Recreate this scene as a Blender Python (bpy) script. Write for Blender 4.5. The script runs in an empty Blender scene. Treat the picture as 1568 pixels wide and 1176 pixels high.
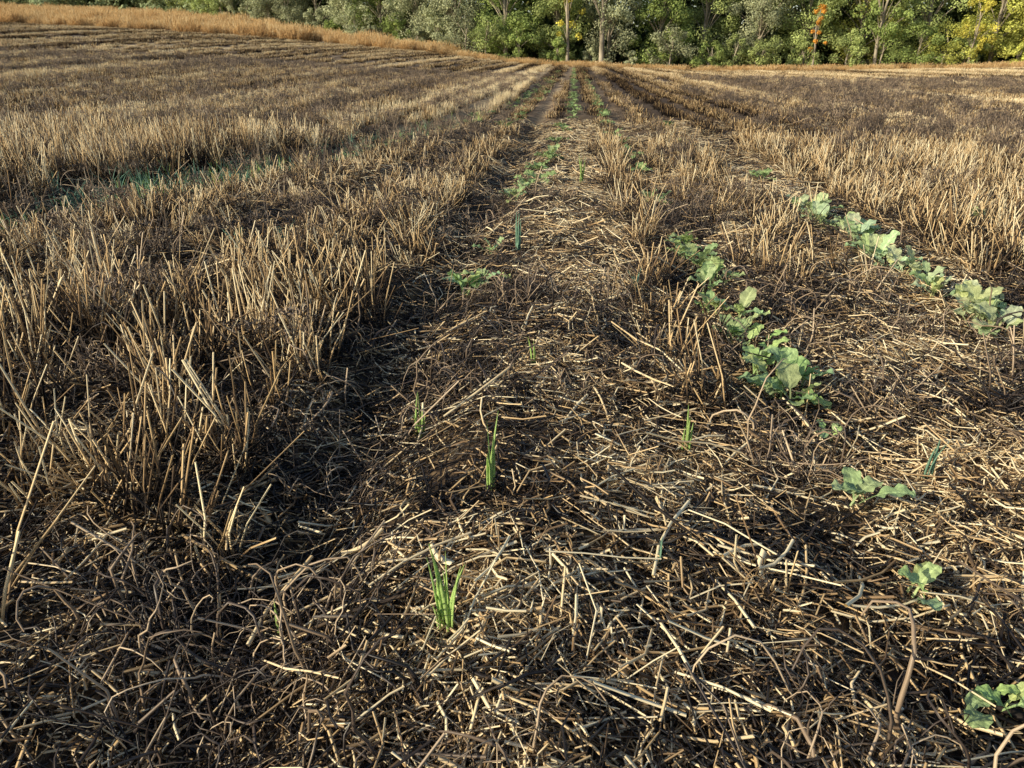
import bpy, math, numpy as np
from mathutils import Vector
scene = bpy.context.scene

# ---------------------------------------------------------------- noise
_T = np.random.default_rng(3).random((256, 256))
def vnoise(x, y, s=0):
    x = np.asarray(x, float) + 37.3*s + 1000; y = np.asarray(y, float) + 91.7*s + 1000
    xi = np.floor(x).astype(int); yi = np.floor(y).astype(int)
    fx = x-xi; fy = y-yi
    fx = fx*fx*(3-2*fx); fy = fy*fy*(3-2*fy)
    a = _T[xi & 255, yi & 255]; b = _T[(xi+1) & 255, yi & 255]
    c = _T[xi & 255, (yi+1) & 255]; d = _T[(xi+1) & 255, (yi+1) & 255]
    return (a*(1-fx)+b*fx)*(1-fy)+(c*(1-fx)+d*fx)*fy
def fbm(x, y, s=0, o=3):
    t = 0; a = 1; n = 0
    for i in range(o):
        t = t+a*vnoise(x*2**i, y*2**i, s+i); n += a; a *= .5
    return t/n
def sst(a, b, x):
    t = np.clip((np.asarray(x, float)-a)/(b-a), 0, 1); return t*t*(3-2*t)
def gau(x, c, w): return np.exp(-((x-c)/w)**2)

_ex = np.linspace(-400, 400, 1601)
_ez = np.interp(_ex, [-400, -120, -90, -51, -27.5, -16, -4.5, 12, 40, 80, 400],
                [7, 6, 4.9, 3.7, 2.4, 1.5, .2, -.4, -.05, .6, 3])
_k = np.hanning(17); _k /= _k.sum()
_ez = np.convolve(np.pad(_ez, 8, mode='edge'), _k, mode='valid')
def tramx(Y): return -1-4.9*np.exp(-np.maximum(Y, 0)/8)
def gapx(Y): return -.95-2.1*np.exp(-np.maximum(Y, 0)/5)
def H(X, Y):
    X = np.asarray(X, float); Y = np.asarray(Y, float)
    z = np.interp(X, _ex, _ez)*sst(3, 78, Y)
    z = z + np.clip(Y-76, 0, 120)*.05*sst(0, -45, X)
    rad = np.hypot(X, Y)
    far = sst(10, 30, rad)
    z = z + far*.25*(fbm(X*.07, Y*.05, 5)-.5)
    nr = 1-sst(15, 40, rad)
    z = z + nr*(.08*(fbm(X*1.6, Y*1.6, 1)-.5)+.045*(fbm(X*7, Y*7, 2)-.5))
    z = z + nr*(-.08*gau(X, -.58, .17)-.12*gau(X, tramx(Y), .4)-.06*gau(X, gapx(Y), .22)-.03*gau(X, .72, .2)+.03*gau(X, .0, .3))
    return z

# ---------------------------------------------------------------- mesh helpers
def make_mesh(name, V, F, tint=None, mat=None, smooth=True):
    V = np.asarray(V, np.float32).reshape(-1, 3); F = np.asarray(F, np.int32).reshape(-1, 4)
    me = bpy.data.meshes.new(name)
    me.vertices.add(len(V)); me.vertices.foreach_set('co', V.ravel())
    me.loops.add(len(F)*4); me.loops.foreach_set('vertex_index', F.ravel())
    me.polygons.add(len(F)); me.polygons.foreach_set('loop_start', np.arange(len(F), dtype=np.int32)*4)
    me.update(calc_edges=True)
    if tint is not None:
        tint = np.asarray(tint, np.float32)
        if tint.ndim == 1:
            a = me.attributes.new('tint', 'FLOAT', 'POINT'); a.data.foreach_set('value', tint)
        else:
            a = me.attributes.new('col', 'FLOAT_COLOR', 'POINT')
            c = np.ones((len(V), 4), np.float32); c[:, :3] = tint; a.data.foreach_set('color', c.ravel())
    me.polygons.foreach_set('use_smooth', np.full(len(F), smooth))
    if mat: me.materials.append(mat)
    return me
def link(ob, parent=None):
    scene.collection.objects.link(ob)
    if parent: ob.parent = parent
    return ob
class Geo:
    def __init__(s): s.V = []; s.F = []; s.T = []; s.n = 0
    def add(s, V, F, T):
        V = V.reshape(-1, 3); s.V.append(V); s.F.append(F.reshape(-1, 4)+s.n); s.T.append(T.reshape(len(V), -1)); s.n += len(V)
    def arrays(s):
        T = np.concatenate(s.T)
        if T.shape[1] == 1: T = T[:, 0]
        return np.concatenate(s.V), np.concatenate(s.F), T
    def mesh(s, name, mat, smooth=True):
        V, F, T = s.arrays(); return make_mesh(name, V, F, T, mat, smooth)
def nrm(a): return a/np.maximum(np.linalg.norm(a, axis=-1, keepdims=True), 1e-9)
def tubes(P, Rd, sides, rng, flat=1.0):
    N, K, _ = P.shape
    T = nrm(np.gradient(P, axis=1))
    ref = nrm(rng.normal(size=(N, 1, 3)))+np.zeros_like(P)
    A = nrm(np.cross(T, ref)); B = np.cross(T, A)
    ang = np.arange(sides)*2*math.pi/sides
    ca = np.cos(ang)[None, None, :, None]; sa = np.sin(ang)[None, None, :, None]
    V = P[:, :, None]+Rd[:, :, None, None]*(ca*A[:, :, None]+flat*sa*B[:, :, None])
    n, k, s = np.meshgrid(np.arange(N), np.arange(K-1), np.arange(sides), indexing='ij')
    i = (n*K+k)*sides
    F = np.stack([i+s, i+(s+1) % sides, i+sides+(s+1) % sides, i+sides+s], -1)
    return V.reshape(-1, 3), F.reshape(-1, 4)

# ---------------------------------------------------------------- materials
def newmat(name):
    m = bpy.data.materials.new(name); m.use_nodes = True
    nt = m.node_tree; nt.nodes.clear()
    out = nt.nodes.new('ShaderNodeOutputMaterial')
    return m, nt, out
def ramp(nt, stops):
    r = nt.nodes.new('ShaderNodeValToRGB'); e = r.color_ramp.elements
    while len(e) < len(stops): e.new(.5)
    for el, (p, c) in zip(e, stops): el.position = p; el.color = (*c, 1)
    return r
def math_n(nt, op, a, b=None, c=None):
    n = nt.nodes.new('ShaderNodeMath'); n.operation = op
    for i, v in enumerate((a, b, c)):
        if v is None: continue
        if isinstance(v, (int, float)): n.inputs[i].default_value = v
        else: nt.links.new(v, n.inputs[i])
    return n.outputs[0]
def world_noise(nt, scale, sc=(1, 1, 1), detail=3, off=(0, 0, 0)):
    g = nt.nodes.new('ShaderNodeNewGeometry'); mp = nt.nodes.new('ShaderNodeMapping')
    mp.inputs['Scale'].default_value = sc; mp.inputs['Location'].default_value = off
    nt.links.new(g.outputs['Position'], mp.inputs[0])
    n = nt.nodes.new('ShaderNodeTexNoise'); n.inputs['Scale'].default_value = scale; n.inputs['Detail'].default_value = detail
    nt.links.new(mp.outputs[0], n.inputs[0]); return n.outputs['Fac']
def stripes(nt):
    a = world_noise(nt, 1.0, (.33, .02, 0), 2)
    b_ = world_noise(nt, 1.0, (1.0, .012, 0), 1, (9, 2, 0))
    a = math_n(nt, 'SUBTRACT', a, .5); b_ = math_n(nt, 'SUBTRACT', b_, .5)
    return math_n(nt, 'ADD', math_n(nt, 'MULTIPLY', a, .9), math_n(nt, 'MULTIPLY', b_, 1.5))
def straw_mat(name, stops, rnd=.25, stripe=.9, patch=.6, rough=.6, spec=.2, diffuse=False):
    m, nt, out = newmat(name)
    at = nt.nodes.new('ShaderNodeAttribute'); at.attribute_name = 'tint'
    oi = nt.nodes.new('ShaderNodeObjectInfo')
    t = math_n(nt, 'MULTIPLY_ADD', math_n(nt, 'SUBTRACT', oi.outputs['Random'], .5), rnd, at.outputs['Fac'])
    if stripe: t = math_n(nt, 'MULTIPLY_ADD', stripes(nt), stripe, t)
    if patch:
        p = world_noise(nt, 2.2, (1, 1, .3), 2, (5, 3, 0))
        t = math_n(nt, 'MULTIPLY_ADD', math_n(nt, 'SUBTRACT', p, .5), patch, t)
    r = ramp(nt, stops); nt.links.new(t, r.inputs[0])
    if diffuse:
        b = nt.nodes.new('ShaderNodeBsdfDiffuse'); nt.links.new(r.outputs[0], b.inputs[0])
    else:
        b = nt.nodes.new('ShaderNodeBsdfPrincipled'); nt.links.new(r.outputs[0], b.inputs['Base Color'])
        b.inputs['Roughness'].default_value = rough; b.inputs['Specular IOR Level'].default_value = spec
    nt.links.new(b.outputs[0], out.inputs[0]); return m
STRAW = [(0, (.014, .012, .012)), (.28, (.045, .033, .026)), (.46, (.24, .155, .082)), (.68, (.72, .51, .265)), (1, (.95, .82, .55))]
m_straw = straw_mat('straw', STRAW, stripe=.0, patch=.7)
m_strawfar = straw_mat('straw_far', STRAW, stripe=1.3, patch=.2, diffuse=True)
m_mat = straw_mat('straw_litter', STRAW, patch=1.3, stripe=0, rough=.4, spec=.5)
m_weed = straw_mat('dead_weed', [(0, (.018, .015, .016)), (.38, (.09, .067, .055)), (.72, (.36, .265, .18)), (1, (.68, .53, .36))], stripe=.4, rough=.45, spec=.4)
m_dry = straw_mat('dry_grass', [(0, (.26, .15, .06)), (.4, (.55, .34, .15)), (.75, (.74, .50, .24)), (1, (.84, .68, .40))], stripe=0, patch=.5, diffuse=True)

def leafcol_mat(name, transl=.3, rough=.55, spec=.3, bump=False):
    m, nt, out = newmat(name)
    at = nt.nodes.new('ShaderNodeAttribute'); at.attribute_name = 'col'
    if bump:
        b = nt.nodes.new('ShaderNodeBsdfPrincipled'); b.inputs['Roughness'].default_value = rough
        b.inputs['Specular IOR Level'].default_value = spec; bc = b.inputs['Base Color']
    else:
        b = nt.nodes.new('ShaderNodeBsdfDiffuse'); bc = b.inputs['Color']
    tr = nt.nodes.new('ShaderNodeBsdfTranslucent'); mx = nt.nodes.new('ShaderNodeMixShader'); mx.inputs[0].default_value = transl
    n = world_noise(nt, 40 if bump else .5, detail=2)
    mr = nt.nodes.new('ShaderNodeMapRange'); mr.inputs[3].default_value = .7; mr.inputs[4].default_value = 1.3
    nt.links.new(n, mr.inputs[0])
    vm = nt.nodes.new('ShaderNodeVectorMath'); vm.operation = 'SCALE'
    nt.links.new(at.outputs['Color'], vm.inputs[0]); nt.links.new(mr.outputs[0], vm.inputs['Scale'])
    nt.links.new(vm.outputs[0], bc); nt.links.new(vm.outputs[0], tr.inputs[0])
    if bump:
        bp = nt.nodes.new('ShaderNodeBump'); bp.inputs['Strength'].default_value = .6; bp.inputs['Distance'].default_value = .006
        nt.links.new(world_noise(nt, 110, detail=2), bp.inputs['Height']); nt.links.new(bp.outputs[0], b.inputs['Normal'])
    nt.links.new(b.outputs[0], mx.inputs[1]); nt.links.new(tr.outputs[0], mx.inputs[2]); nt.links.new(mx.outputs[0], out.inputs[0])
    return m
m_tree = leafcol_mat('tree_leaves', .2)
m_green = leafcol_mat('crop_leaf', .25, .5, .35, True)
m_bark, nt, out = newmat('bark')
b = nt.nodes.new('ShaderNodeBsdfPrincipled'); r = ramp(nt, [(.3, (.12, .10, .07)), (.7, (.52, .45, .34))])
nt.links.new(world_noise(nt, 3, (1, 1, .25), 5), r.inputs[0]); nt.links.new(r.outputs[0], b.inputs['Base Color']); b.inputs['Roughness'].default_value = .9
nt.links.new(b.outputs[0], out.inputs[0])

# soil
m_soil, nt, out = newmat('soil')
b = nt.nodes.new('ShaderNodeBsdfPrincipled'); b.inputs['Roughness'].default_value = .9; b.inputs['Specular IOR Level'].default_value = .2
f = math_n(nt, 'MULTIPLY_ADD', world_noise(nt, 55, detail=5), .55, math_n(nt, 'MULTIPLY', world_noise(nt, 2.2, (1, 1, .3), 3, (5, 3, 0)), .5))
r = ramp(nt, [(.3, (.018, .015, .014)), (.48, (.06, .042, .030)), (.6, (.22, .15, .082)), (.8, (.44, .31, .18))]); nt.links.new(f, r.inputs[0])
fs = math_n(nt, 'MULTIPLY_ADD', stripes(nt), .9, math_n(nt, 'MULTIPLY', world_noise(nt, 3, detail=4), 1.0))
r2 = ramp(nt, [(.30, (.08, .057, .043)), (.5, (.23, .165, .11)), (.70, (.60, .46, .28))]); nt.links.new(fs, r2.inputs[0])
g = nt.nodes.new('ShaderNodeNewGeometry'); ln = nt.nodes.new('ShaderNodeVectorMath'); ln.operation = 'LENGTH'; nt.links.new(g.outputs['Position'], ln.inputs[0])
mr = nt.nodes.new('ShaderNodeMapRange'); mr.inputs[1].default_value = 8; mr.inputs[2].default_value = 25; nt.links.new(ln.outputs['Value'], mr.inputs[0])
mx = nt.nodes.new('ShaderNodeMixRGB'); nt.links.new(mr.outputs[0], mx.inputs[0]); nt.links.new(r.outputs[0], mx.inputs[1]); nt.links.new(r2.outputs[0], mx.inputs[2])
nt.links.new(mx.outputs[0], b.inputs['Base Color'])
bp = nt.nodes.new('ShaderNodeBump'); bp.inputs['Strength'].default_value = .8; bp.inputs['Distance'].default_value = .02
nt.links.new(world_noise(nt, 45, detail=6), bp.inputs['Height']); nt.links.new(bp.outputs[0], b.inputs['Normal'])
nt.links.new(b.outputs[0], out.inputs[0])

# ---------------------------------------------------------------- ground
n = 620
s = np.linspace(-1, 1, n)
gx = 420*np.sinh(6.2*s)/np.sinh(6.2); gy = 2+500*np.sinh(6.4*s)/np.sinh(6.4)
GX, GY = np.meshgrid(gx, gy, indexing='ij')
V = np.stack([GX, GY, H(GX, GY)], -1).reshape(-1, 3)
i, j = np.meshgrid(np.arange(n-1), np.arange(n-1), indexing='ij'); k = i*n+j
F = np.stack([k, k+n, k+n+1, k+1], -1)
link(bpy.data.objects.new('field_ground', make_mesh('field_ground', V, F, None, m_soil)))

# ---------------------------------------------------------------- clump sources
def stalks(rng, N, rad, h0, h1, r0, tilt=.22, sides=4, lo=.35, hi=.95, K=4, bendy=.12):
    a = rng.random(N)*6.283; rr = rad*np.sqrt(rng.random(N))
    base = np.stack([rr*np.cos(a), rr*np.sin(a), -.01*np.ones(N)], -1)
    h = rng.uniform(h0, h1, N)
    d = rng.normal(size=(N, 2))*tilt
    big = rng.random(N) < .14; d[big] *= 3.2
    t = np.linspace(0, 1, K)[None, :, None]
    bend = rng.normal(size=(N, 2))*bendy
    P = np.zeros((N, K, 3)); P[:] = base[:, None]
    P[:, :, :2] += d[:, None]*h[:, None, None]*t+bend[:, None]*h[:, None, None]*t**2
    P[:, :, 2] += (h[:, None]*t[:, :, 0])/np.sqrt(1+(d**2).sum(1))[:, None]
    rad_ = (rng.uniform(.65, 1.35, N)*r0)[:, None]*np.linspace(1.15, .85, K)[None]
    V, F = tubes(P, rad_, sides, rng)
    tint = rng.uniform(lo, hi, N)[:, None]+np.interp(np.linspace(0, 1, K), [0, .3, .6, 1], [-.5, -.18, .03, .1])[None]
    return V, F, np.repeat(tint.ravel(), sides)
def litter(rng, N, rad, l0, l1, r0, zmax, lo, hi, sides=3, tilt=.22, curl=.12, K=3, flat=.6, dark=.42):
    a = rng.random(N)*6.283; rr = rad*np.sqrt(rng.random(N))
    c = np.stack([rr*np.cos(a), rr*np.sin(a), rng.uniform(0, zmax, N)], -1)
    L = rng.uniform(l0, l1, N)
    az = rng.random(N)*6.283; el = rng.normal(size=N)*tilt
    d = np.stack([np.cos(az)*np.cos(el), np.sin(az)*np.cos(el), np.sin(el)], -1)
    p = np.stack([-np.sin(az), np.cos(az), rng.normal(size=N)*.6], -1)
    t = np.linspace(-.5, .5, K)
    P = c[:, None]+d[:, None]*(L[:, None]*t)[..., None]+p[:, None]*((L*rng.normal(size=N)*curl)[:, None]*(4*t*t))[..., None]
    P[..., 2] = np.maximum(P[..., 2], .002)
    R_ = (rng.uniform(.5, 1.4, N)*r0)[:, None]*np.ones((1, K))
    V, F = tubes(P, R_, sides, rng, flat)
    u = rng.random(N); tt = np.where(u < dark, rng.uniform(-.05, .3, N), rng.uniform(lo, hi, N))
    return V, F, np.repeat((tt[:, None]+rng.normal(size=(N, K))*.05).ravel(), sides)
def strands(rng, N, rad, step, K, r0, lo, hi, up=.35, wig=.55, flat=1., sides=3):
    a = rng.random(N)*6.283; rr = rad*np.sqrt(rng.random(N))
    P = np.zeros((N, K, 3)); P[:, 0] = np.stack([rr*np.cos(a), rr*np.sin(a), np.zeros(N)], -1)
    az = rng.random(N)*6.283; el = rng.uniform(0, 1.2, N)*up*2
    daz = rng.normal(size=N)*wig
    for q in range(1, K):
        d = np.stack([np.cos(az)*np.cos(el), np.sin(az)*np.cos(el), np.sin(el)], -1)
        P[:, q] = P[:, q-1]+d*step*rng.uniform(.7, 1.2, N)[:, None]
        az = az+daz*.6+rng.normal(size=N)*wig*.6; el = el-rng.uniform(0, .5, N)*up*1.8+rng.normal(size=N)*.2
        P[:, q, 2] = np.maximum(P[:, q, 2], .004)
    R_ = (rng.uniform(.6, 1.4, N)*r0)[:, None]*np.linspace(1.1, .45, K)[None]
    V, F = tubes(P, R_, sides, rng, flat)
    return V, F, np.repeat(np.repeat(rng.uniform(lo, hi, N), K), sides)

def arrs(fn, nv, seed):
    out = []
    for q in range(nv):
        g = Geo(); fn(g, np.random.default_rng(seed+q)); out.append(g.arrays())
    return out
def coll_of(name, var, mat, nm):
    c = bpy.data.collections.new(name)
    for V, F, T in var: c.objects.link(bpy.data.objects.new(nm, make_mesh(nm, V, F, T, mat)))
    return c
def f_stub(g, r):
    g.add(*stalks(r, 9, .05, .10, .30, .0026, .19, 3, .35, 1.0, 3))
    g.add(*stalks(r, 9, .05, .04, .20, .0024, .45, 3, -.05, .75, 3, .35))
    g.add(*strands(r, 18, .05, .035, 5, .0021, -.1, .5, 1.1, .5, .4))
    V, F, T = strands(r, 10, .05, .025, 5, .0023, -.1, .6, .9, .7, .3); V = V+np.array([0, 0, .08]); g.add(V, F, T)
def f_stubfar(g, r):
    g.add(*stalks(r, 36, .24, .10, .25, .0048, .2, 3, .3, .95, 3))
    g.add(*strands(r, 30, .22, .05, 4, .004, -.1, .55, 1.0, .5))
def f_mat(g, r):
    g.add(*litter(r, 180, .24, .010, .065, .0025, .03, .25, .95))
    g.add(*litter(r, 60, .24, .05, .16, .0027, .04, .3, 1.0, tilt=.22, curl=.1))
    g.add(*strands(r, 70, .22, .016, 5, .0020, -.1, .45, .7, .7, .5))
def f_long(g, r):
    g.add(*litter(r, 5, .15, .12, .30, .0029, .06, .55, 1.05, 5, .2, .08, 4, .8, .2))
    g.add(*litter(r, 1, .15, .06, .14, .007, .04, .3, .95, 4, .16, .25, 5, .12))
def f_tangle(g, r):
    g.add(*strands(r, 30, .14, .022, 11, .0018, .1, 1.0, .65, .5))
    g.add(*strands(r, 6, .12, .03, 10, .0027, .1, .9, .9, .35))
    g.add(*strands(r, 56, .14, .018, 5, .0018, -.1, .5, .9, .7, .5))
    g.add(*stalks(r, 6, .12, .05, .17, .0022, .5, 3, .3, 1.0, 3, .5))
def f_weed(g, r):
    for q in range(4):
        o = r.normal(size=3)*.07; o[2] = 0
        V, F, T = stalks(r, 3, .02, .2, .38, .0024, .25, 3, .2, .8, 3); g.add(V+o, F, T)
        V, F, T = strands(r, 9, .05, .025, 5, .0018, .1, .8, 1.0, .5); V = V+o; V[:, 2] += .1+r.random()*.1; g.add(V, F, T)
        V, F, T = strands(r, 16, .06, .012, 4, .0040, .0, .8, 1.0, .9, .5); V = V+o; V[:, 2] += .12+r.random()*.12; g.add(V, F, T)
def f_grass(g, r):
    g.add(*stalks(r, 90, .5, .4, 1.05, .010, .18, 3, .3, .95, 3))

def scatter_pts(X, Y, rng, s0, s1, tilt, zs):
    N = len(X)
    rot = np.stack([rng.normal(size=N)*tilt, rng.normal(size=N)*tilt, rng.random(N)*6.283], -1)
    sc = rng.uniform(s0, s1, N)[:, None]*np.ones((1, 3))
    if zs is not None: sc[:, 2] *= zs
    return rot, sc
def merge(name, X, Y, var, mat, rng, s0=.8, s1=1.2, tilt=.08, zs=None, conform=False, rnd=.12, lift=0, tfn=None):
    """one real mesh made of many clumps, every clump set on the ground"""
    X = np.asarray(X); Y = np.asarray(Y); N = len(X)
    rot, sc = scatter_pts(X, Y, rng, s0, s1, tilt, zs)
    pick = rng.integers(0, len(var), N); dt = rng.normal(size=N)*rnd
    if tfn is not None: dt = dt+tfn(X, Y)
    g = Geo()
    for v, (V, F, T) in enumerate(var):
        ix = np.where(pick == v)[0]
        if not len(ix): continue
        M = len(ix); W = V[None]*sc[ix][:, None]
        x, y, z = W[..., 0], W[..., 1], W[..., 2]
        tx, ty = rot[ix, 0][:, None], rot[ix, 1][:, None]
        x = x+z*ty; y = y+z*tx
        z = z+(x*rot[ix, 1][:, None]*-.5+y*rot[ix, 0][:, None]*-.5)
        c, s_ = np.cos(rot[ix, 2])[:, None], np.sin(rot[ix, 2])[:, None]
        wx = c*x-s_*y+X[ix][:, None]; wy = s_*x+c*y+Y[ix][:, None]
        hz = H(wx, wy) if conform else H(X[ix], Y[ix])[:, None]
        W = np.stack([wx, wy, z+hz+lift], -1)
        FF = F[None]+(np.arange(M)*len(V))[:, None, None]
        g.add(W.reshape(-1, 3), FF.reshape(-1, 4), (T[None]+dt[ix][:, None]).reshape(-1, 1))
    return link(bpy.data.objects.new(name, g.mesh(name, mat)))
def scatter(name, X, Y, coll, rng, s0=.8, s1=1.2, tilt=.08, zs=None, dz=0, row=None):
    """row=(cross,along): clumps stretched along the drill rows"""
    N = len(X); X = np.asarray(X); Y = np.asarray(Y)
    Z = H(X, Y)+dz
    me = bpy.data.meshes.new(name); me.vertices.add(N)
    me.vertices.foreach_set('co', np.stack([X, Y, Z], -1).astype(np.float32).ravel())
    rot, sc = scatter_pts(X, Y, rng, s0, s1, tilt, zs)
    if row:
        rot[:, 2] = rng.normal(size=N)*.06+math.pi*rng.integers(0, 2, N); sc[:, 0] *= row[0]; sc[:, 1] *= row[1]
    for nm, ar in (('rot', rot), ('scl', sc)):
        a = me.attributes.new(nm, 'FLOAT_VECTOR', 'POINT'); a.data.foreach_set('vector', ar.astype(np.float32).ravel())
    a = me.attributes.new('idx', 'INT', 'POINT'); a.data.foreach_set('value', rng.integers(0, 1000, N).astype(np.int32))
    ob = link(bpy.data.objects.new(name, me))
    ng = bpy.data.node_groups.new(name+'_nodes', 'GeometryNodeTree')
    ng.interface.new_socket('Geometry', in_out='INPUT', socket_type='NodeSocketGeometry')
    ng.interface.new_socket('Geometry', in_out='OUTPUT', socket_type='NodeSocketGeometry')
    gi = ng.nodes.new('NodeGroupInput'); go = ng.nodes.new('NodeGroupOutput')
    ip = ng.nodes.new('GeometryNodeInstanceOnPoints'); ci = ng.nodes.new('GeometryNodeCollectionInfo')
    ci.inputs['Collection'].default_value = coll; ci.inputs['Separate Children'].default_value = True; ci.inputs['Reset Children'].default_value = True
    ip.inputs['Pick Instance'].default_value = True
    def na(nm, dt):
        q = ng.nodes.new('GeometryNodeInputNamedAttribute'); q.data_type = dt; q.inputs['Name'].default_value = nm
        return q.outputs['Attribute']
    L = ng.links.new
    L(gi.outputs[0], ip.inputs['Points']); L(ci.outputs[0], ip.inputs['Instance'])
    L(na('rot', 'FLOAT_VECTOR'), ip.inputs['Rotation']); L(na('scl', 'FLOAT_VECTOR'), ip.inputs['Scale']); L(na('idx', 'INT'), ip.inputs['Instance Index'])
    L(ip.outputs[0], go.inputs[0])
    md = ob.modifiers.new('instances', 'NODES'); md.node_group = ng
    return ob

# ---------------------------------------------------------------- layout
def dens(X, Y):
    tx = tramx(Y); gp = gapx(Y)
    far = sst(8, 20, Y)
    left = sst(-.74, -.84, X+.12*(vnoise(Y*1.5, Y*0, 4)-.5))*sst(.7, 1.7, Y)
    left = left*(1-.97*gau(X, gp, .30)*sst(2.2, 3.2, Y)*(1-far))*(1-.98*gau(X, tx, .6))
    left = left*np.where(X > tx, 1-.35*sst(3, 4.5, Y), 1)
    mid = gau(X, .43, .10)*(.35*sst(1.1, 1.5, Y)+.6*sst(1.9, 2.9, Y))
    mid = mid+.8*gau(X, 1.12, .24)*sst(3.0, 4.2, Y)+.7*gau(X, 1.15, .12)*gau(Y, 1.65, .22)
    right = sst(1.85, 2.1, X)*sst(2.6, 4.2, Y+.35*np.clip(X-1.8, 0, 4))
    clean = .5*sst(.35, .8, np.abs(X))*sst(8, 18, Y)+.15*sst(10, 20, Y)
    d = np.maximum(np.maximum(left, mid), np.maximum(right, clean))
    d = d*(.2+1.5*fbm(X*1.5, Y*1.5, 9))
    return np.clip(d, 0, 1)
def hgt(X, Y):
    h = .65+.7*fbm(X*1.2, Y*1.2, 12)
    lf = np.where(X < tramx(Y), 1.3, np.where(Y > 3, 1.15-.45*sst(2.8, 4.2, Y), 1.15))
    return h*np.where(X < -.7, lf, .82)
def sample(rng, x0, x1, y0, y1, per, fn=None, wedge=None):
    N = int((x1-x0)*(y1-y0)*per)
    X = rng.uniform(x0, x1, N); Y = rng.uniform(y0, y1, N)
    keep = np.ones(N, bool)
    if wedge: keep &= (np.abs(X+.077*Y) < .76*Y+wedge)
    X = X[keep]; Y = Y[keep]
    if fn is not None:
        keep = rng.random(len(X)) < fn(X, Y); X = X[keep]; Y = Y[keep]
    return X, Y
def snap(X, Y, pitch, jit, rng):
    return .43+pitch*np.round((X-.43)/pitch)+rng.normal(size=len(X))*jit
rg = np.random.default_rng(21)
V_stub = arrs(f_stub, 16, 10); V_mat = arrs(f_mat, 16, 50); V_long = arrs(f_long, 14, 90); V_tan = arrs(f_tangle, 14, 130)
V_sf = arrs(f_stubfar, 10, 170); V_weed = arrs(f_weed, 8, 200); V_gr = arrs(f_grass, 8, 230)
c_sf = coll_of('stubble_patches', V_sf, m_strawfar, 'stubble_patch'); c_weed = coll_of('weed_variants', V_weed, m_weed, 'dead_weed')
c_gr = coll_of('dry_grass_variants', V_gr, m_dry, 'dry_grass_tuft')
X, Y = sample(rg, -10, 9, .5, 9.5, 70, dens, 1.0)
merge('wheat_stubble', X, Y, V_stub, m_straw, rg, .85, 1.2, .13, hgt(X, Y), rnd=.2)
X, Y = sample(rg, -34, 32, 9.2, 34, 9, dens, 2)
w = sst(9, 16, Y); X = X*(1-w)+w*snap(X, Y, .72, .07, rg)
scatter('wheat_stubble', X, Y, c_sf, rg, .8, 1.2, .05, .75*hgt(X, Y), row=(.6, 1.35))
X, Y = sample(rg, -70, 66, 33, 75, 2.2, lambda x, y: .3+.7*dens(x, y), 3)
X = snap(X, Y, 1.44, .2, rg)
scatter('wheat_stubble', X, Y, c_sf, rg, 1.1, 1.6, .05, .6, row=(.8, 1.7))
# litter
def lt(x, y):  # litter tint; shadow on left strip, tram and centre-right patch painted in darker
    return .12*gau(x, .02, .32)*sst(2.0, 3.2, y)+.10*gau(x, 1.2, .4)-.28*gau(x, -.6, .18)+.02-.3*gau(x, tramx(y), .45)-.15*gau(x, gapx(y), .3)*sst(2, 3, y)-.12*sst(-.9, -1.1, x)-.12*gau(x, .25, .25)*gau(y, 1.9, .5)
X, Y = sample(rg, -4, 4, .35, 2.6, 32, None, .9)
merge('straw_litter', X, Y, V_mat, m_mat, rg, .8, 1.2, .09, None, True, tfn=lt)
X, Y = sample(rg, -5, 6, 2.6, 5.5, 18, None, .6)
merge('straw_litter', X, Y, V_mat, m_mat, rg, .9, 1.4, .09, None, True, tfn=lt)
X, Y = sample(rg, -9, 9, 5.5, 13, 7, lambda x, y: (1-.6*dens(x, y))*(1-.9*gau(x, tramx(y), .35)), .6)
merge('straw_litter', X, Y, V_mat, m_mat, rg, 1.3, 1.9, .07, .6, True, tfn=lt)
X, Y = sample(rg, -5, 5, .35, 7, 12, lambda x, y: .15+.85*sst(.4, .65, fbm(x*1.1, y*1.1, 4)), .8)
merge('loose_straw', X, Y, V_long, m_straw, rg, .7, 1.15, .16, None, True, lift=.012)
X, Y = sample(rg, -5, 5, .35, 6, 38, lambda x, y: (.25+.75*sst(2.8, 1.5, y))*sst(.3, .55, fbm(x*1.4, y*1.4, 6))*(1-.6*gau(x, 0, .35)*sst(1.5, 2.2, y)), .8)
merge('dead_weed_tangle', X, Y, V_tan, m_weed, rg, .7, 1.35, .12, None, True, lift=.008)
def wd(x, y):
    l = sst(0, -.6, x-tramx(y)+.3)*(.5+.5*sst(.4, .6, fbm(x*.35, y*.06, 15)))
    r = sst(1.8, 2.6, x)*sst(3, 5, y)*sst(.40, .56, fbm(x*.5, y*.05, 16))*.85
    m = .2*sst(-.8, -1, x)*sst(1, 2, y)
    m2 = .35*gau(x, .95, .2)*sst(3.2, 4.5, y)
    return np.maximum(np.maximum(l, r), np.maximum(m, m2))
X, Y = sample(rg, -11, 10, .8, 12, 16, wd, .8)
scatter('dead_weeds', X, Y, c_weed, rg, .7, 1.1, .1)
X, Y = sample(rg, -34, 32, 12, 40, 4, wd, 2)
scatter('dead_weeds', X, Y, c_weed, rg, 1.0, 1.6, .1, .7)
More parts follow.
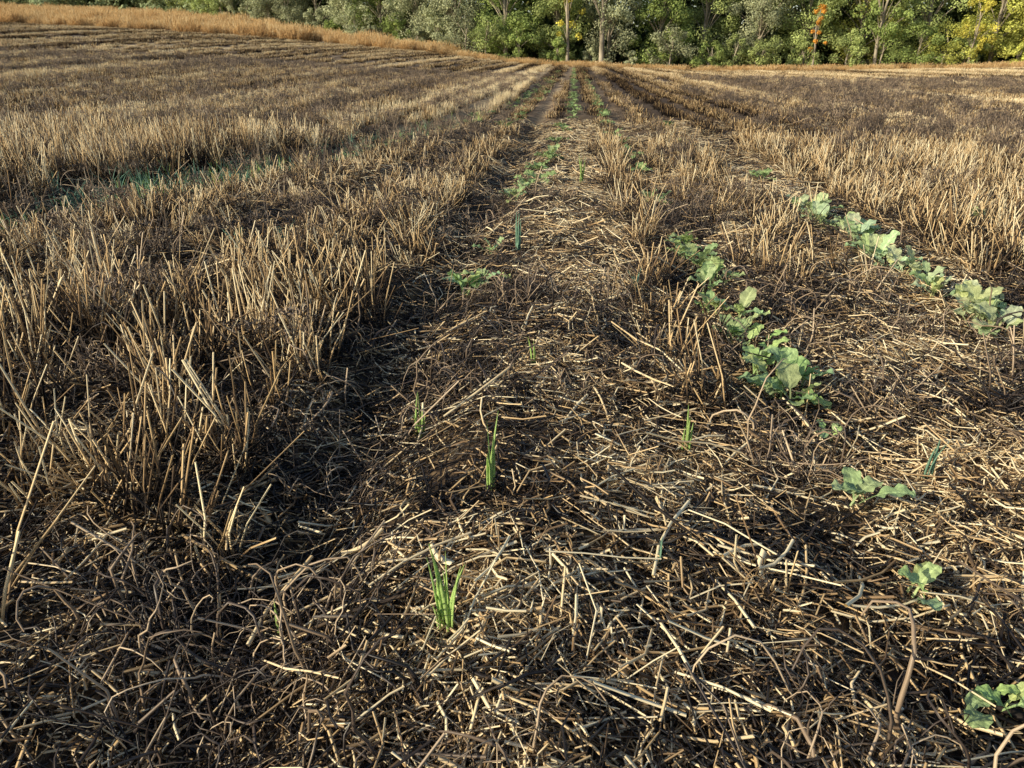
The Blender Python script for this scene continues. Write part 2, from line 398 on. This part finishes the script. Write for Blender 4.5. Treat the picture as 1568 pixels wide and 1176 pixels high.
# dry grass
def dg(x, y):
    e = sst(74.3, 76, y+1.2*(vnoise(x*.3, y*0, 3)-.5))
    w = np.where(x < -8, np.interp(x, [-150, -50, -30, -8], [90, 45, 14, 4]), 3.2)
    return e*(y < 76+w)*(.5+.5*sst(.3, .6, vnoise(x*.25, y*.25, 8)))
X, Y = sample(rg, -130, 75, 73, 165, 1.7, dg, 15)
scatter('dry_grass', X, Y, c_gr, rg, .6, 1.5, .05, np.where(X < -12, .45+.7*vnoise(X*.4, Y*.4, 31), .42))

# ---------------------------------------------------------------- green plants
def leaf(g, rng, L, W, origin, az, el, col, droop=1.0):
    nt_, ns = 26, 11
    t = np.linspace(0, 1, nt_); s_ = np.linspace(-1, 1, ns)
    pet = .36
    th = el-droop*t**1.5
    dx = np.cumsum(np.cos(th))*L/nt_; dz = np.cumsum(np.sin(th))*L/nt_
    b = np.clip((t-pet)/(1-pet), 0, 1)
    w = W*.5*np.sqrt(np.clip(1-(2*b**.92-1)**2, 0, 1))*(.80+.22*b)*(1+.05*np.sin(b*34+rng.random()*6))*(b > 0)
    w = np.maximum(w, .0026)
    T, S = np.meshgrid(np.arange(nt_), s_, indexing='ij')
    ti = T.astype(int)
    on = (w[ti] > .004)
    cup = .22*np.abs(S)**1.5*w[ti]*on; ph = rng.random()*6
    ruff = .09*W*np.sin(t[ti]*24+np.sign(S)*1.3+ph)*np.abs(S)**2*on+.03*W*np.sin(t[ti]*45+S*7+ph)*on
    lx = dx[ti]-np.sin(th)[ti]*(cup+ruff); ly = S*w[ti]; lz = dz[ti]+np.cos(th)[ti]*(cup+ruff)
    c, s2 = math.cos(az), math.sin(az)
    V = np.stack([c*lx-s2*ly, s2*lx+c*ly, lz], -1)+origin
    i, j = np.meshgrid(np.arange(nt_-1), np.arange(ns-1), indexing='ij'); k = i*ns+j
    F = np.stack([k, k+ns, k+ns+1, k+1], -1)
    vein = np.exp(-(S/.10)**2)*.8+.35*np.exp(-(np.sin(t[ti]*20-np.abs(S)*3.5)/.3)**2)
    C = np.array(col)[None, None]*(.85+(vein*.5)[..., None])+np.array([.06, .05, .03])*vein[..., None]
    g.add(V.reshape(-1, 3), F, C.reshape(-1, 3))
CAN = (.45, .60, .25)
def canola(name, x, y, size, n, rng, col=CAN):
    g = Geo()
    for q in range(n):
        az = q*2.4+rng.normal()*.5; el = rng.uniform(.75, 1.5); L = size*rng.uniform(.6, 1.15)
        cc = np.array(col)*rng.uniform(.8, 1.2)*np.array([rng.uniform(.85, 1.15), 1, rng.uniform(.8, 1.3)])
        leaf(g, rng, L, L*rng.uniform(.36, .5), np.array([rng.normal()*.015, rng.normal()*.015, .0]), az, el, np.minimum(cc, .8), rng.uniform(.6, 1.6))
    me = g.mesh(name, m_green)
    ob = link(bpy.data.objects.new(name, me)); ob.location = (x, y, float(H(x, y))+.03); return ob
rp = np.random.default_rng(8)
for (x, y, s_, n_) in [(.72, 2.14, .15, 8), (.69, 2.24, .16, 9), (.76, 2.3, .15, 8), (.665, 2.42, .15, 8), (.73, 2.55, .12, 6), (.68, 2.66, .13, 6), (.65, 2.78, .15, 8), (.70, 2.92, .14, 7), (.59, 3.0, .12, 6), (.66, 3.35, .15, 7), (.70, 3.5, .16, 8), (.65, 3.65, .15, 8), (.67, 3.82, .15, 7), (.61, 3.98, .16, 8), (.64, 4.15, .15, 6),
                   (.63, 5.4, .15, 7), (.60, 5.65, .14, 7), (.73, 1.60, .165, 5), (.69, 1.24, .11, 4), (.735, .98, .085, 6), (.76, 1.95, .07, 4),
                   (-.47, 3.33, .15, 9), (-.41, 3.43, .13, 7), (-.40, 5.5, .15, 8), (-.36, 5.75, .13, 6), (-.43, 4.05, .11, 5), (-.2, 7.8, .14, 6)]:
    canola('canola_plant', x, y, s_, n_, rp)
yy = 2.5
while yy < 5.3:
    canola('canola_plant', 1.66-.04*(yy-2.6)+rp.normal()*.035, yy, rp.uniform(.11, .18), int(rp.integers(6, 10)), rp, (.54, .66, .34)); yy += rp.uniform(.08, .17)
for (x, y) in [(2.6, 4.3), (2.75, 4.6), (2.55, 4.9), (2.9, 4.2)]:
    canola('canola_plant', x, y, .15, 6, rp, (.48, .60, .30))
# far rows instanced
cm = []
for q in range(5):
    g = Geo()
    for w_ in range(6):
        L = rp.uniform(.12, .18); leaf(g, rp, L, L*.5, np.zeros(3), w_*2.4, rp.uniform(.6, 1.3), np.array((.36, .50, .20))*rp.uniform(.8, 1.2), 1.2)
    cm.append(g.arrays())
c_seed = coll_of('crop_seedling_variants', cm, m_green, 'crop_seedling')
FX = []; FY = []
def rowpts(fx, y0, y1, step, jit, gapn, thr=.38):
    y = y0
    while y < y1:
        if fbm(y*.9, gapn*5.0, 2) > thr: FX.append(fx(y)+rp.normal()*jit); FY.append(y)
        y += step*rp.uniform(.5, 1.5)*(1+y*.012)
rowpts(lambda y: -.38+.38*min(1, (y-5)/9), 6.2, 66, .26, .05, 1, .46)
rowpts(lambda y: .66-.1*min(1, (y-5)/6), 6, 66, .26, .04, 2, .46)
rowpts(lambda y: 1.5, 5.4, 14, .6, .06, 3, .5)
rowpts(lambda y: float(tramx(y)), 8, 66, .4, .12, 4, .42)
rowpts(lambda y: -1.0, 12, 60, .5, .1, 6, .5)
scatter('crop_seedling_rows', np.array(FX), np.array(FY), c_seed, rp, .65, 1.1, .1, None, .01)

def blades(g, rng, n, h, col, spread=.02, w=.004, lean=.25):
    K = 7; a = rng.random(n)*6.283; rr = spread*rng.random(n)
    t = np.linspace(0, 1, K)
    hh = h*rng.uniform(.5, 1.1, n); d = rng.random(n)*6.283; ln = np.abs(rng.normal(size=n))*lean
    P = np.zeros((n, K, 3))
    P[..., 0] = (rr*np.cos(a))[:, None]+(np.cos(d)*ln*hh)[:, None]*t**1.8
    P[..., 1] = (rr*np.sin(a))[:, None]+(np.sin(d)*ln*hh)[:, None]*t**1.8
    P[..., 2] = hh[:, None]*t*(1-.2*ln[:, None]*t)
    V, F = tubes(P, (w*rng.uniform(.7, 1.2, n))[:, None]*np.array([.7, .9, 1, .95, .8, .5, .1])[None], 4, rng, .2)
    C = np.array(col)[None]*rng.uniform(.7, 1.3, (n, 1)); C = np.repeat(C, K*4, 0)
    g.add(V, F, C)
G1 = (.42, .60, .19); G2 = (.22, .40, .28)
for (x, y, h, n_, col) in [(-.19, 1.04, .20, 6, G1), (-.205, 1.05, .16, 4, G1), (-.17, 1.54, .18, 6, G1), (-.42, 1.925, .14, 5, G1), (.335, 1.81, .13, 4, G1), (-1.83, 3.98, .2, 12, G2), (-1.6, 4.1, .16, 9, G2),
                        (.085, 6.26, .22, 12, G1), (-.55, 1.1, .11, 2, G1), (-.28, 4.0, .2, 10, G2), (.2, 1.3, .09, 2, G2), (.95, 1.75, .14, 3, G2), (-.1, 2.3, .11, 3, G1), (.3, 3.2, .13, 4, G2)]:
    g = Geo(); blades(g, rp, n_, h, col, .016, .0046, .22)
    ob = link(bpy.data.objects.new('grass_sprout', g.mesh('grass_sprout', m_green))); ob.location = (x, y, float(H(x, y))+.02)
g = Geo()
for q in range(300):
    y = rp.uniform(3.8, 14) if q > 180 else rp.uniform(5.2, 7.4)
    x = float(tramx(y))+rp.normal()*.22
    gg = Geo(); blades(gg, rp, 6, rp.uniform(.12, .26), G2 if rp.random() < .8 else G1, .05, .004, .4)
    g.add(np.concatenate(gg.V)+np.array([x, y, float(H(x, y))]), np.concatenate(gg.F), np.concatenate(gg.T))
link(bpy.data.objects.new('volunteer_grass', g.mesh('volunteer_grass', m_green)))

# ---------------------------------------------------------------- trees
def leaves(g, rng, C, rad, N, size, col, lobevar=.3):
    M = len(C)
    d = nrm(rng.normal(size=(M, N, 3))); rr = rng.random((M, N, 1))**.25
    P = C[:, None]+d*rr*rad[:, None, None]*np.array([1, 1, .85])
    P = P+rng.normal(size=P.shape)*.10*rad[:, None, None]
    nn = nrm(d+rng.normal(size=d.shape)*.4+np.array([0, 0, .3]))
    a = nrm(np.cross(nn, rng.normal(size=d.shape))); b = np.cross(nn, a)
    s = size*rng.uniform(.55, 1.4, (M, N, 1))
    V = np.stack([P-a*s, P-b*s*.6, P+a*s, P+b*s*.6], 2).reshape(-1, 3)
    base = np.array(col)[None, None]*rng.uniform(1-lobevar, 1+lobevar, (M, 1, 1))*rng.uniform(.8, 1.2, (M, N, 1))
    base = base+(rng.random((M, N, 1)) < .05)*np.array([.08, .06, 0])
    T = np.repeat(base.reshape(-1, 3), 4, 0)
    g.add(V, np.arange(M*N*4).reshape(-1, 4), T)
def tree(name, x, y, ht, cw, cb, col, rng, lobes=34, N=150, tr=.22, size=.12, lean=0, rk=1.0):
    z0 = float(H(x, y))-.1
    emp = link(bpy.data.objects.new(name, None)); emp.location = (x, y, z0)
    g = Geo(); K = 8; t = np.linspace(0, 1, K)
    P = np.zeros((1, K, 3)); P[0, :, 2] = t*ht*.85; P[0, :, 0] = lean*t*ht+.25*np.sin(t*5+rng.random()*6)*t; P[0, :, 1] = .2*np.sin(t*4+rng.random()*6)*t
    V, F = tubes(P, (tr*(1-.75*t)+.02)[None], 8, rng); g.add(V, F, np.full(len(V), .5))
    C = []; Rr = []
    for q in range(lobes):
        u = rng.random()**.85; zz = cb+(ht-cb)*u
        env = cw*.5*(np.sin(math.pi*(.14+.80*u))**.6)
        a = rng.random()*6.283; rr = env*rng.random()**.4
        C.append([rr*math.cos(a)+lean*zz, rr*math.sin(a), zz]); Rr.append(cw*rng.uniform(.09, .17)*rk)
    C = np.array(C); Rr = np.array(Rr)
    sel = C[:: 2]; tt = np.linspace(0, 1, 5)[None, :, None]
    b0 = np.stack([lean*sel[:, 2]*.6, sel[:, 2]*0, np.clip(sel[:, 2]*.55, .3, ht*.8)], -1)
    st = b0[:, None]*(1-tt)+sel[:, None]*tt; st[..., 2] += (np.sin(tt*math.pi)*.25)[..., 0]
    V, F = tubes(st, np.linspace(tr*.32, .02, 5)[None]*np.ones((len(sel), 1)), 5, rng); g.add(V, F, np.full(len(V), .5))
    link(bpy.data.objects.new('trunk_and_limbs', g.mesh('trunk_and_limbs', m_bark)), emp)
    g = Geo(); leaves(g, rng, C, Rr, N, size, col)
    link(bpy.data.objects.new('crown', g.mesh('crown', m_tree, False)), emp)
rt = np.random.default_rng(77)
GREY = (.42, .45, .27); MID = (.29, .37, .12); YEL = (.66, .60, .12); YG = (.48, .50, .13); ORG = (.70, .36, .07); LG = (.38, .45, .17)
def liney(x): return 79.5+np.interp(x, [-140, -60, -30, -8], [75, 38, 17, 0])
TAB = [(-140, GREY), (-60, LG), (-30, GREY), (-22, MID), (-17, GREY), (-12, GREY), (-8, MID), (-4, MID), (-1, LG), (2, GREY), (6, GREY), (10, MID), (13, LG), (17, GREY), (22, LG), (26, YG), (30, MID), (34, LG), (38, YG), (43, YG), (52, MID), (70, LG)]
def colx(x): return TAB[int(np.argmin([abs(x-a) for a, _ in TAB]))][1]
x = -58.
while x < 62:
    big = rt.uniform(8, 12)
    tree('deciduous_tree', x, float(liney(x))+2.2+rt.uniform(-.8, 1.6), big, rt.uniform(5.6, 7.6), .7, np.array(colx(x))*rt.uniform(.75, 1.15), rt, 62, 240, .2, .10, 0, 1.1)
    x += rt.uniform(4.4, 6.0)
x = -50.
while x < 60:
    h = rt.uniform(1.6, 4.2)
    tree('shrub', x, float(liney(x))-.4+rt.uniform(-.4, .7), h, h*rt.uniform(.9, 1.3), .3, np.array(colx(x+rt.normal()*3))*rt.uniform(.8, 1.2), rt, 22, 150, .06, .085)
    x += rt.uniform(2.0, 4.4)
tree('deciduous_tree', 2.6, 78.6, 14, 5, 6.4, LG, rt, 26, 130, .26)
tree('deciduous_tree', -.7, 78.5, 10, 3.4, 2.6, YEL, rt, 24, 70, .16, .10)
tree('autumn_sapling', 22.4, 78.4, 5.5, 1.8, .8, ORG, rt, 18, 55, .09, .08)
tree('deciduous_tree', 28.2, 78.8, 9, 5.0, 2.8, MID, rt, 26, 110, .16)
tree('autumn_sapling', 36.5, 78.4, 6.5, 3.0, 1.0, YEL, rt, 22, 80, .09, .09)
tree('autumn_sapling', 43.0, 78.4, 7.5, 3.8, 1.0, YEL, rt, 24, 90, .1, .09)
g = Geo(); M = 1900
bx = rt.uniform(-120, 85, M); by = liney(bx)+rt.uniform(7, 18, M)
bz = H(bx, by)+np.where(rt.random(M) < .35, rt.uniform(.1, 2.2, M), rt.uniform(.3, 14, M))*np.where(bx < -50, .75, 1)
leaves(g, rt, np.stack([bx, by, bz], -1), rt.uniform(1.3, 2.4, M), 150, .38, (.11, .15, .065))
link(bpy.data.objects.new('distant_woodland', g.mesh('distant_woodland', m_tree, False)))
g = Geo(); M = 420
bx = rt.uniform(-170, -48, M); by = liney(bx)+rt.uniform(0, 9, M); bz = H(bx, by)+rt.uniform(.2, 8, M)
leaves(g, rt, np.stack([bx, by, bz], -1), rt.uniform(.9, 2.0, M), 170, .26, (.30, .36, .20))
link(bpy.data.objects.new('distant_tree_row', g.mesh('distant_tree_row', m_tree, False)))

# ---------------------------------------------------------------- light & camera
el = math.radians(22.5); azd = np.array([.87, .49]); azd = azd/np.linalg.norm(azd)
d = Vector((azd[0]*math.cos(el), azd[1]*math.cos(el), -math.sin(el)))
sd = bpy.data.lights.new('sun', 'SUN'); sd.energy = 5; sd.angle = math.radians(.5); sd.color = (1, .88, .65)
so = link(bpy.data.objects.new('sun', sd)); so.rotation_euler = d.to_track_quat('-Z', 'Y').to_euler(); so.location = (-20, -10, 20)
w = bpy.data.worlds.new('World'); scene.world = w; w.use_nodes = True
nt = w.node_tree; bg = nt.nodes['Background']; sk = nt.nodes.new('ShaderNodeTexSky'); sk.sky_type = 'NISHITA'; sk.sun_disc = False
sk.sun_elevation = el; sk.sun_rotation = math.atan2(-azd[0], -azd[1]) % (2*math.pi)
nt.links.new(sk.outputs[0], bg.inputs[0]); bg.inputs[1].default_value = .13
cd = bpy.data.cameras.new('camera'); cd.lens = 26.17; cd.sensor_width = 36; cd.clip_end = 2000; cd.clip_start = .02
co = link(bpy.data.objects.new('camera', cd)); co.location = (0, 0, 1.0); co.rotation_euler = (math.radians(90-23.8), 0, math.radians(4.4))
scene.camera = co
scene.view_settings.view_transform = 'Standard'
scene.view_settings.look = 'None'; scene.view_settings.exposure = 0
